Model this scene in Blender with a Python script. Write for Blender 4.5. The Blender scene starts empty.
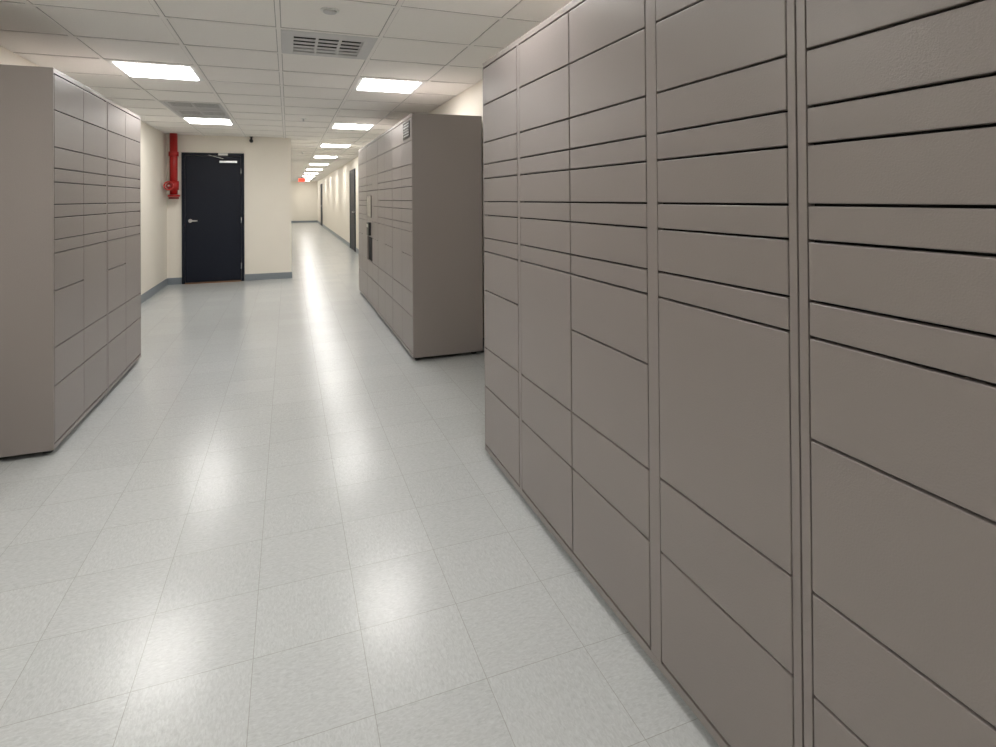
import bpy, bmesh, math, random
from mathutils import Matrix, Vector
random.seed(4)
H=2.37; XL=-1.79; XR=1.60; YB=10.1; YN=-4.0; XC=0.05; YE=34.0; T=0.61; GX=-0.05; GY=-1.25-6*0.61
sc=bpy.context.scene

# ---------------------------------------------------------------- materials
def mat(name,col,rough=.5,metal=0,bump=0,bscale=200,spec=.5,var=0,vscale=3,emis=None,bdist=.001):
    m=bpy.data.materials.new(name); m.use_nodes=True
    nt=m.node_tree; b=nt.nodes['Principled BSDF']
    b.inputs['Base Color'].default_value=(*col,1); b.inputs['Roughness'].default_value=rough
    b.inputs['Metallic'].default_value=metal; b.inputs['Specular IOR Level'].default_value=spec
    tc=nt.nodes.new('ShaderNodeTexCoord')
    if var:
        n=nt.nodes.new('ShaderNodeTexNoise'); n.inputs['Scale'].default_value=vscale; n.inputs['Detail'].default_value=4
        nt.links.new(tc.outputs['Object'],n.inputs['Vector'])
        mr=nt.nodes.new('ShaderNodeMapRange'); mr.inputs[3].default_value=1-var; mr.inputs[4].default_value=1+var
        nt.links.new(n.outputs['Fac'],mr.inputs[0])
        mx=nt.nodes.new('ShaderNodeVectorMath'); mx.operation='SCALE'; mx.inputs[0].default_value=col
        nt.links.new(mr.outputs[0],mx.inputs['Scale']); nt.links.new(mx.outputs[0],b.inputs['Base Color'])
    if bump:
        n=nt.nodes.new('ShaderNodeTexNoise'); n.inputs['Scale'].default_value=bscale; n.inputs['Detail'].default_value=2
        nt.links.new(tc.outputs['Object'],n.inputs['Vector'])
        bp=nt.nodes.new('ShaderNodeBump'); bp.inputs['Strength'].default_value=bump; bp.inputs['Distance'].default_value=bdist
        nt.links.new(n.outputs['Fac'],bp.inputs['Height']); nt.links.new(bp.outputs[0],b.inputs['Normal'])
    if emis:
        b.inputs['Emission Color'].default_value=(*emis[0],1); b.inputs['Emission Strength'].default_value=emis[1]
    return m
M_lock=mat('locker_powder_coat',(.258,.226,.214),.35,bump=.55,bscale=300,spec=.6)
M_gap=mat('locker_gap_shadow',(.006,.006,.006),.8)  # near-black carcass colour, painted in as the shadow lines between doors
M_black=mat('black_plastic',(.015,.015,.016),.4)
M_wall=mat('cream_wall_paint',(.86,.812,.725),.6,bump=.1,bscale=150,var=.02)
M_base=mat('vinyl_baseboard_gray',(.23,.26,.29),.4)
M_door=mat('navy_door_paint',(.004,.007,.017),.5,bump=.05,spec=.3)
M_steel=mat('brushed_steel',(.6,.6,.6),.3,metal=1)
M_red=mat('red_enamel',(.42,.012,.01),.35)
M_dred=mat('dark_red_enamel',(.2,.01,.01),.4)
M_grid=mat('ceiling_tbar_white',(.88,.86,.83),.5)
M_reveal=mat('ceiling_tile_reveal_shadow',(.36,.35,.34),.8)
M_duct=mat('diffuser_gray',(.60,.60,.60),.45)
M_dark=mat('duct_dark',(.05,.05,.05),.7)
M_white=mat('white_plastic',(.8,.8,.78),.4)
M_light=mat('light_lens',(.9,.9,.9),.5,emis=((1,.98,.945),18))
M_thr=mat('threshold_bronze',(.25,.12,.05),.4,metal=.5)
M_screen=mat('kiosk_screen',(.01,.012,.015),.15)
M_exit=mat('exit_sign_red',(.5,.05,.03),.5,emis=((1,.08,.04),1.2))
# ceiling tile
M_ceil=mat('acoustic_tile',(.90,.88,.845),.85,bump=.5,bscale=90,var=.03,vscale=60)
# floor
def floor_mat():
    m=bpy.data.materials.new('vinyl_composition_tile'); m.use_nodes=True; nt=m.node_tree; b=nt.nodes['Principled BSDF']
    L=nt.links.new
    tc=nt.nodes.new('ShaderNodeTexCoord')
    mp=nt.nodes.new('ShaderNodeMapping'); mp.inputs['Location'].default_value=(.1,.05,0); L(tc.outputs['Object'],mp.inputs['Vector'])
    br=nt.nodes.new('ShaderNodeTexBrick'); br.offset=0; br.inputs['Scale'].default_value=1
    br.inputs['Brick Width'].default_value=.305; br.inputs['Row Height'].default_value=.305
    br.inputs['Mortar Size'].default_value=.0011; br.inputs['Mortar Smooth'].default_value=.3
    br.inputs['Color1'].default_value=(.97,.97,.97,1); br.inputs['Color2'].default_value=(1.02,1.02,1.02,1); br.inputs['Mortar'].default_value=(.70,.68,.65,1)
    L(mp.outputs[0],br.inputs['Vector'])
    def streak(rot,sx,sy,seed):
        m2=nt.nodes.new('ShaderNodeMapping'); m2.inputs['Scale'].default_value=(sx,sy,1); m2.inputs['Rotation'].default_value=(0,0,rot); m2.inputs['Location'].default_value=(seed,seed,0); L(tc.outputs['Object'],m2.inputs['Vector'])
        n=nt.nodes.new('ShaderNodeTexNoise'); n.inputs['Scale'].default_value=1; n.inputs['Detail'].default_value=6; n.inputs['Distortion'].default_value=.8; n.inputs['Roughness'].default_value=.68
        L(m2.outputs[0],n.inputs['Vector']); return n
    a1=streak(.08,150,60,0); a2=streak(.08,60,150,7)
    ch=nt.nodes.new('ShaderNodeTexChecker'); ch.inputs['Scale'].default_value=1/.305; L(mp.outputs[0],ch.inputs['Vector'])
    mn=nt.nodes.new('ShaderNodeMix'); mn.data_type='FLOAT'; L(ch.outputs['Fac'],mn.inputs[0]); L(a1.outputs['Fac'],mn.inputs[2]); L(a2.outputs['Fac'],mn.inputs[3])
    cr=nt.nodes.new('ShaderNodeValToRGB'); cr.color_ramp.elements[0].position=.3; cr.color_ramp.elements[1].position=.66
    cr.color_ramp.elements[0].color=(.45,.465,.465,1); cr.color_ramp.elements[1].color=(.58,.60,.60,1)
    L(mn.outputs[0],cr.inputs[0])
    mx=nt.nodes.new('ShaderNodeMix'); mx.data_type='RGBA'; mx.blend_type='MULTIPLY'; mx.inputs[0].default_value=1
    L(cr.outputs[0],mx.inputs[6]); L(br.outputs['Color'],mx.inputs[7]); L(mx.outputs[2],b.inputs['Base Color'])
    b.inputs['Roughness'].default_value=.23; b.inputs['Specular IOR Level'].default_value=.45
    n3=nt.nodes.new('ShaderNodeTexNoise'); n3.inputs['Scale'].default_value=28; n3.inputs['Detail'].default_value=3; L(tc.outputs['Object'],n3.inputs['Vector'])
    bp=nt.nodes.new('ShaderNodeBump'); bp.inputs['Strength'].default_value=.4; bp.inputs['Distance'].default_value=.002
    L(n3.outputs['Fac'],bp.inputs['Height']); L(bp.outputs[0],b.inputs['Normal'])
    return m
M_floor=floor_mat()

# ---------------------------------------------------------------- mesh helper
class MB:
    def __init__(s,origin=(0,0,0)): s.bm=bmesh.new(); s.mats=[]; s.o=Vector(origin)
    def mi(s,m):
        if m not in s.mats: s.mats.append(m)
        return s.mats.index(m)
    def box(s,x0,x1,y0,y1,z0,z1,m):
        x0,x1=sorted((x0,x1)); y0,y1=sorted((y0,y1)); z0,z1=sorted((z0,z1))
        v=[s.bm.verts.new(Vector(p)-s.o) for p in ((x0,y0,z0),(x1,y0,z0),(x1,y1,z0),(x0,y1,z0),(x0,y0,z1),(x1,y0,z1),(x1,y1,z1),(x0,y1,z1))]
        k=s.mi(m)
        for f in ((0,3,2,1),(4,5,6,7),(0,1,5,4),(1,2,6,5),(2,3,7,6),(3,0,4,7)):
            fc=s.bm.faces.new([v[i] for i in f]); fc.material_index=k
    def poly(s,pts,m):
        f=s.bm.faces.new([s.bm.verts.new(Vector(p)-s.o) for p in pts]); f.material_index=s.mi(m)
    def cyl(s,c,r,h,m,axis='Z',seg=24,r2=None):
        k=s.mi(m); R={'Z':Matrix.Identity(4),'X':Matrix.Rotation(math.pi/2,4,'Y'),'Y':Matrix.Rotation(math.pi/2,4,'X')}[axis]
        g=bmesh.ops.create_cone(s.bm,cap_ends=True,segments=seg,radius1=r,radius2=r if r2 is None else r2,depth=h,matrix=Matrix.Translation(Vector(c)-s.o)@R)
        for v in g['verts']:
            for f in v.link_faces: f.material_index=k; f.smooth=len(f.verts)==4
    def torus(s,c,R,r,m,axis='Y',seg=28,ss=8):
        k=s.mi(m); rings=[]
        for i in range(seg):
            a=2*math.pi*i/seg; ring=[]
            for j in range(ss):
                t=2*math.pi*j/ss; rr=R+r*math.cos(t); p=(rr*math.cos(a),rr*math.sin(a),r*math.sin(t))
                if axis=='Y': p=(p[0],p[2],p[1])
                if axis=='X': p=(p[2],p[0],p[1])
                ring.append(s.bm.verts.new(Vector(c)+Vector(p)-s.o))
            rings.append(ring)
        for i in range(seg):
            for j in range(ss):
                a,b=rings[i],rings[(i+1)%seg]
                f=s.bm.faces.new((a[j],b[j],b[(j+1)%ss],a[(j+1)%ss])); f.material_index=k; f.smooth=True
    def done(s,name,parent=None,bevel=0,seg=2):
        bmesh.ops.recalc_face_normals(s.bm,faces=s.bm.faces)
        me=bpy.data.meshes.new(name); s.bm.to_mesh(me); s.bm.free()
        for m in s.mats: me.materials.append(m)
        o=bpy.data.objects.new(name,me); sc.collection.objects.link(o)
        o.location=(0,0,0) if parent else s.o
        if parent: o.parent=parent
        if bevel:
            b=o.modifiers.new('bevel','BEVEL'); b.width=bevel; b.segments=seg; b.limit_method='ANGLE'
        return o
def empty(name,loc):
    e=bpy.data.objects.new(name,None); e.location=loc; e.empty_display_size=.1; sc.collection.objects.link(e); return e
def solid(name,x0,x1,y0,y1,z0,z1,m,bevel=0):
    b=MB(((x0+x1)/2,(y0+y1)/2,(z0+z1)/2)); b.box(x0,x1,y0,y1,z0,z1,m); return b.done(name,bevel=bevel)

# ---------------------------------------------------------------- room shell
b=MB((0,0,0)); b.box(XL-.1,XR+.1,YN-.1,YB+.1,-.1,0,M_floor); b.box(XC-.1,XR+.1,YB+.1,YE+.1,-.1,0,M_floor); b.done('floor')
solid('wall_left',XL-.1,XL,YN,YB+.1,0,H+.3,M_wall)
solid('wall_right',XR,XR+.1,YN,YE,0,H+.3,M_wall)
solid('wall_near',XL-.1,XR+.1,YN-.1,YN,0,H+.3,M_wall)
solid('wall_back',XL,XC,YB,YB+.1,0,H+.3,M_wall)
solid('wall_corridor_left',XC-.1,XC,YB+.1,YE,0,H+.3,M_wall)
solid('wall_corridor_end',XC-.1,XR+.1,YE,YE+.1,0,H+.3,M_wall)
bh=.105
solid('baseboard_left',XL,XL+.012,YN,YB-.012,0,bh,M_base,.003)
b=MB((0,YB,0)); b.box(XL,-1.585,YB-.012,YB,0,bh,M_base); b.box(-.67,XC+.012,YB-.012,YB,0,bh,M_base); b.done('baseboard_back',bevel=.003)
solid('baseboard_corridor_left',XC,XC+.012,YB,YE-.012,0,bh,M_base)
b=MB((XR,0,0))
for a,c in ((YN,14.45),(15.75,29.0),(30.3,YE-.012)): b.box(XR-.012,XR,a,c,0,bh,M_base)
b.done('baseboard_right')
solid('baseboard_corridor_end',XC+.012,XR-.012,YE-.012,YE,0,bh,M_base)

# ---------------------------------------------------------------- ceiling
nx0=math.floor((XL-GX)/T); nx1=math.ceil((XR-GX)/T)
def cell(i,j): return GX+i*T,GX+(i+1)*T,GY+j*T,GY+(j+1)*T
def jrow(y): return int(round((y-GY)/T))
rows=[-1.25+3.05*k for k in range(0,12)]
lights=[]
for k,y in enumerate(rows):
    j=jrow(y)
    if y<YB-T: lights.append((-2,j)); lights.append((1,j))
    elif y<YE-T: lights.append((1,j))
diff=[(0,jrow(3.63))]
gril=[(-2,jrow(6.68)),(-2,jrow(7.29))]
skip=set(lights+diff+gril)
b=MB((0,0,H)); tb=MB((0,0,H))
j=0
while GY+j*T<YE:
    for i in range(nx0,nx1):
        x0,x1,y0,y1=cell(i,j)
        for (ya,yb_,xlim) in ((max(y0,YN),min(y1,YB),XL),(max(y0,YB),min(y1,YE),XC)):
            if yb_-ya<.002: continue
            xa=max(x0,xlim); xb=min(x1,XR)
            if xb-xa<.002 or (i,j) in skip: continue
            b.poly([(xa,ya,H),(xa,yb_,H),(xb,yb_,H),(xb,ya,H)],M_ceil)
    j+=1
b.done('ceiling')
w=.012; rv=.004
for i in range(nx0,nx1+1):
    x=GX+i*T
    if XL<x<XR:
        ye=YE if x>XC else YB
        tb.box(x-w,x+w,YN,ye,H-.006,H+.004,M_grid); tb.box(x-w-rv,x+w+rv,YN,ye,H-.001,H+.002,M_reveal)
j=1
while GY+j*T<YE:
    y=GY+j*T; xa=XL if y<YB else XC
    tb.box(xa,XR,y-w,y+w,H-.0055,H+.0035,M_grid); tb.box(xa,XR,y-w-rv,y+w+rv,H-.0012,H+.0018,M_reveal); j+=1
tb.done('trim_ceiling_grid')
for n,(i,j) in enumerate(lights):
    x0,x1,y0,y1=cell(i,j); g=w+.001; x0+=g;x1-=g;y0+=g;y1-=g
    o=((x0+x1)/2,(y0+y1)/2,H)
    e=empty('recessed_ceiling_light',o)
    b=MB(o); f=.042
    for (a,c,d_,e_) in ((x0,x1,y0,y0+f),(x0,x1,y1-f,y1),(x0,x0+f,y0+f,y1-f),(x1-f,x1,y0+f,y1-f)): b.box(a,c,d_,e_,H-.007,H+.05,M_white)
    b.box(x0,x1,y0,y1,H+.05,H+.06,M_white); b.done('housing',e)
    b=MB(o); b.box(x0+f,x1-f,y0+f,y1-f,H-.012,H+.004,M_light); b.done('lens',e)
def grille(name,i,j,slats,inner,cross,fill,tilt):
    x0,x1,y0,y1=cell(i,j); g=w+.001; x0+=g;x1-=g;y0+=g;y1-=g; o=((x0+x1)/2,(y0+y1)/2,H)
    e=empty(name,o); b=MB(o); f=inner
    for (a,c,d_,e_) in ((x0,x1,y0,y0+f),(x0,x1,y1-f,y1),(x0,x0+f,y0+f,y1-f),(x1-f,x1,y0+f,y1-f)): b.box(a,c,d_,e_,H-.008,H+.03,M_duct)
    b.done('frame',e,.002)
    b=MB(o); b.box(x0,x1,y0,y1,H+.12,H+.125,M_dark)
    for (a,c,d_,e_) in ((x0,x1,y0,y0+.002),(x0,x1,y1-.002,y1),(x0,x0+.002,y0,y1),(x1-.002,x1,y0,y1)): b.box(a,c,d_,e_,H+.03,H+.12,M_dark)
    b.done('duct_box',e)
    b=MB(o); n=slats; dy=(y1-y0-2*f)/n
    for k in range(n):
        yc=y0+f+(k+.5)*dy; hh=fill*dy/2
        b.poly([(x0+f,yc+hh,H-.004),(x1-f,yc+hh,H-.004),(x1-f,yc-hh,H-.004+tilt*dy),(x0+f,yc-hh,H-.004+tilt*dy)],M_duct)
    for k in range(1,cross+1):
        xx=x0+f+(x1-x0-2*f)*k/(cross+1); b.box(xx-.008,xx+.008,y0+f,y1-f,H-.005,H+.01,M_duct)
    b.done('louvers',e)
grille('ceiling_air_diffuser',*diff[0],5,.075,2,.38,.06)
for q in gril: grille('ceiling_return_grille',*q,16,.035,1,.62,.02)
def sprinkler(x,y):
    b=MB((x,y,H)); b.cyl((x,y,H-.004),.035,.008,M_white); b.cyl((x,y,H-.022),.01,.03,M_steel); b.cyl((x,y,H-.04),.018,.003,M_steel)
    b.done('ceiling_fire_sprinkler')
sprinkler(.19,7.6); sprinkler(.3,13.0)
b=MB((.22,3.2,H)); b.cyl((.22,3.2,H-.003),.05,.006,M_white); b.cyl((.22,3.2,H-.010),.034,.010,M_duct,r2=.036); b.done('ceiling_smoke_detector')

# ---------------------------------------------------------------- lockers
A=[2.0,1.81,1.615,1.503,1.43,1.312,1.242,1.125,1.055,.856,.56,.36,.06]
B=[z for z in A if z!=.856]
C=[2.0,1.81,1.615,1.43,1.242,1.055,.856,.56,.36,.06]
ZT=2.03; ZB=.03
def bank(xf,n,y0,y1,cols,strips,xb,kiosk=None):
    o=((xf+xb)/2,(y0+y1)/2,0); e=empty('parcel_locker_bank',o)
    b=MB(o)
    b.box(xf-n*.021,xb+n*.002,y0+.002,y1-.002,ZB+.005,ZT-.004,M_gap)
    b.done('carcass',e)
    b=MB(o)
    b.box(xf,xb,y0,y0+.012,ZB,ZT,M_lock); b.box(xf,xb,y1-.012,y1,ZB,ZT,M_lock)
    b.box(xf,xb,y0+.012,y1-.012,ZT-.012,ZT,M_lock)
    b.box(xf,xf-n*.02,y0+.012,y1-.012,2.005,ZT-.012,M_lock)
    b.box(xf,xf-n*.02,y0+.012,y1-.012,ZB,.054,M_lock)
    b.box(xb,xb+n*.002,y0+.012,y1-.012,ZB,ZT-.012,M_lock)
    for a,c in strips: b.box(xf,xf-n*.021,a,c,.054,2.005,M_lock)
    b.done('frame',e,.0015)
    b=MB(o); g=.003
    for a,c,t in cols:
        for hi,lo in zip(t[:-1],t[1:]):
            if kiosk and abs(a-kiosk[0])<.01 and hi<=1.45 and hi>.8: continue
            b.box(xf+n*.001,xf-n*.018,a+.0012,c-.0012,lo+g,hi-g+.0005,M_lock)
    b.done('doors',e,.0025,3)
    b=MB(o)
    N=max(2,int((y1-y0)/.9)+1)
    for k in range(N):
        y=y0+.08+(y1-y0-.16)*k/(N-1)
        for x in (xf-n*.05,xb+n*.06):
            b.cyl((x,y,.006),.024,.012,M_black); b.cyl((x,y,.024),.010,.03,M_black)
    b.done('levelling_feet',e)
    if kiosk:
        a,c=kiosk; b=MB(o)
        b.box(xf,xf-n*.018,a+.0025,c-.0025,.86,1.426,M_lock)
        b.box(xf+n*.008,xf,a+.06,c-.06,1.10,1.37,M_screen)
        b.box(xf+n*.03,xf,a+.12,c-.15,.88,1.04,M_black)
        b.box(xf+n*.034,xf+n*.03,a+.14,c-.17,.98,1.02,M_steel)
        b.done('kiosk_panel',e,.002)
    return e,o
# near right bank
cols=[(2.288,2.737,A),(1.797,2.257,B),(1.3365,1.793,A),(.858,1.2865,B),(.359,.8115,A),(-.121,.331,B),(-.60,-.149,A)]
strips=[(2.259,2.286),(1.2885,1.3345),(.8135,.8335),(.8375,.8565),(.333,.357),(-.147,-.123)]
XF=.95
bank(XF,-1,-.62,2.75,cols,strips,XF+.6)
# middle right bank
y0=4.52; cols=[];strips=[]; y=y0+.012
for k in range(8):
    cols.append((y,y+.45,[A,B,A,B,C,A,B,A][k])); y+=.45
    if k in (1,3,5): strips.append((y+.003,y+.033)); y+=.036
y1=y+.012
kc=cols[5][:2]
e,o=bank(XF,-1,y0,y1,cols,strips,XF+.6,kiosk=kc)
b=MB(o); b.box(XF-.006,XF,y0+.09,y0+.36,1.84,1.98,M_screen)
for k in range(5): b.box(XF-.008,XF-.006,y0+.11,y0+.34,1.86+.024*k,1.868+.024*k,M_duct)
b.done('vent_plate',e)
# left bank
y0=3.56; cols=[];strips=[]; y=y0+.014
for k in range(4):
    cols.append((y,y+.45,[A,B,A,B][k])); y+=.45
    if k==1: strips.append((y+.003,y+.026)); y+=.029
bank(-1.15,1,y0,y+.014,cols,strips,-1.75)

# ---------------------------------------------------------------- doors
def back_door():
    x0,x1,y=-1.58,-.675,YB; o=((x0+x1)/2,y,0); e=empty('door_1',o); f=.045
    b=MB(o); b.box(x0,x0+f,y-.03,y,0,2.09,M_door); b.box(x1-f,x1,y-.03,y,0,2.09,M_door); b.box(x0+f,x1-f,y-.03,y,2.09-f,2.09,M_door); b.done('frame',e,.003)
    b=MB(o); b.box(x0+f+.004,x1-f-.004,y-.02,y-.002,.018,2.04,M_door); b.done('leaf',e,.002)
    b=MB(o); b.box(x0+f,x1-f,y-.05,y,0,.014,M_thr); b.done('threshold',e)
    b=MB(o); hx=x0+.12
    b.cyl((hx,y-.024,1.0),.03,.01,M_steel,'Y'); b.cyl((hx,y-.05,1.0),.009,.05,M_steel,'Y'); b.box(hx-.01,hx+.11,y-.08,y-.066,.99,1.01,M_steel); b.done('lever_handle',e,.003)
    b=MB(o); b.box(x1-.36,x1-.10,y-.06,y-.022,1.93,1.965,M_steel)
    b.poly([(x1-.30,y-.07,2.0),(x1-.30,y-.07,1.99),(x1-.52,y-.03,2.05),(x1-.52,y-.03,2.06)],M_steel); b.done('door_closer',e,.003)
    b=MB(o); b.box(x1-.38,x1-.24,y-.036,y-.03,2.05,2.085,M_white); b.done('sign_plate',e)
    b=MB(o)
    for z in (.25,1.0,1.8): b.cyl((x1-f,y-.034,z),.008,.1,M_steel)
    b.done('hinges',e)
back_door()
def side_door(name,y0,y1):
    x=XR; o=(x,(y0+y1)/2,0); e=empty(name,o); f=.05
    b=MB(o); b.box(x-.03,x,y0,y0+f,0,2.1,M_door); b.box(x-.03,x,y1-f,y1,0,2.1,M_door); b.box(x-.03,x,y0+f,y1-f,2.05,2.1,M_door); b.done('frame',e)
    b=MB(o); b.box(x-.02,x-.002,y0+f,y1-f,.01,2.05,M_door); b.done('leaf',e)
    b=MB(o); b.cyl((x-.05,y0+.12,1.0),.02,.06,M_steel,'X'); b.done('knob',e)
side_door('door_2',14.5,15.7); side_door('door_3',29.1,30.2)

# ---------------------------------------------------------------- standpipe
px,py=-1.665,9.93; o=(px,py,1.8); e=empty('fire_standpipe',o)
b=MB(o); b.cyl((px,py,(H+1.42)/2),.055,H-1.42,M_red); b.cyl((px,py,2.05),.07,.07,M_red); b.cyl((px,py,1.40),.085,.03,M_red)
b.cyl((px,py,1.56),.072,.14,M_red); b.cyl((px,py,1.365),.07,.03,M_dred); b.done('riser_pipe',e)
b=MB(o); b.cyl((px-.02,py-.11,1.55),.035,.14,M_red,'Y'); b.cyl((px-.02,py-.19,1.55),.048,.04,M_dred,'Y'); b.cyl((px-.02,py-.24,1.55),.012,.1,M_steel,'Y')
b.torus((px-.02,py-.28,1.55),.06,.011,M_red,'Y')
for a in range(3):
    t=a*math.pi/3; c,s=math.cos(t)*.06,math.sin(t)*.06
    b.poly([(px-.02-c-.005,py-.28,1.55-s),(px-.02-c+.005,py-.28,1.55-s+.006),(px-.02+c+.005,py-.28,1.55+s),(px-.02+c-.005,py-.28,1.55+s-.006)],M_red)
b.box(px-.03,px-.01,py-.02,YB-.001,1.9,1.93,M_dred)
b.done('hose_valve',e)

# security camera + exit sign
b=MB((-.56,YB-.07,H)); b.box(-.575,-.545,YB-.085,YB-.055,2.30,H-.006,M_black); b.cyl((-.56,YB-.09,2.295),.028,.10,M_black,'Y'); b.cyl((-.56,YB-.07,H-.01),.03,.01,M_black); b.done('ceiling_security_camera',bevel=.003)
b=MB((.55,26,2.2)); b.box(.4,.72,25.98,26.02,2.07,2.27,M_white); b.box(.43,.69,25.975,25.98,2.10,2.24,M_exit); b.box(.54,.58,25.99,26.01,2.27,H-.005,M_white); b.done('exit_sign')

# ---------------------------------------------------------------- world & camera
wd=bpy.data.worlds.new('world'); sc.world=wd; wd.use_nodes=True
wd.node_tree.nodes['Background'].inputs[0].default_value=(.5,.5,.5,1); wd.node_tree.nodes['Background'].inputs[1].default_value=.1
F=560; hz=198; vx=288
cd=bpy.data.cameras.new('camera'); cam=bpy.data.objects.new('camera',cd); sc.collection.objects.link(cam)
cd.sensor_width=36; cd.sensor_fit='HORIZONTAL'; cd.lens=F/996*36; cd.clip_start=.05; cd.clip_end=200
yaw=math.atan((498-vx)/F); roll=-.007; pitch=math.radians(.4)
cd.shift_y=-(373.5-(hz-F*math.tan(pitch)))/996
cam.matrix_world=Matrix.Translation((0,0,1.33))@Matrix.Rotation(-yaw,4,'Z')@Matrix.Rotation(math.pi/2+pitch,4,'X')@Matrix.Rotation(roll,4,'Z')
sc.camera=cam
sc.view_settings.view_transform='Standard'; sc.view_settings.look='None'; sc.view_settings.exposure=.32; sc.view_settings.gamma=1.0
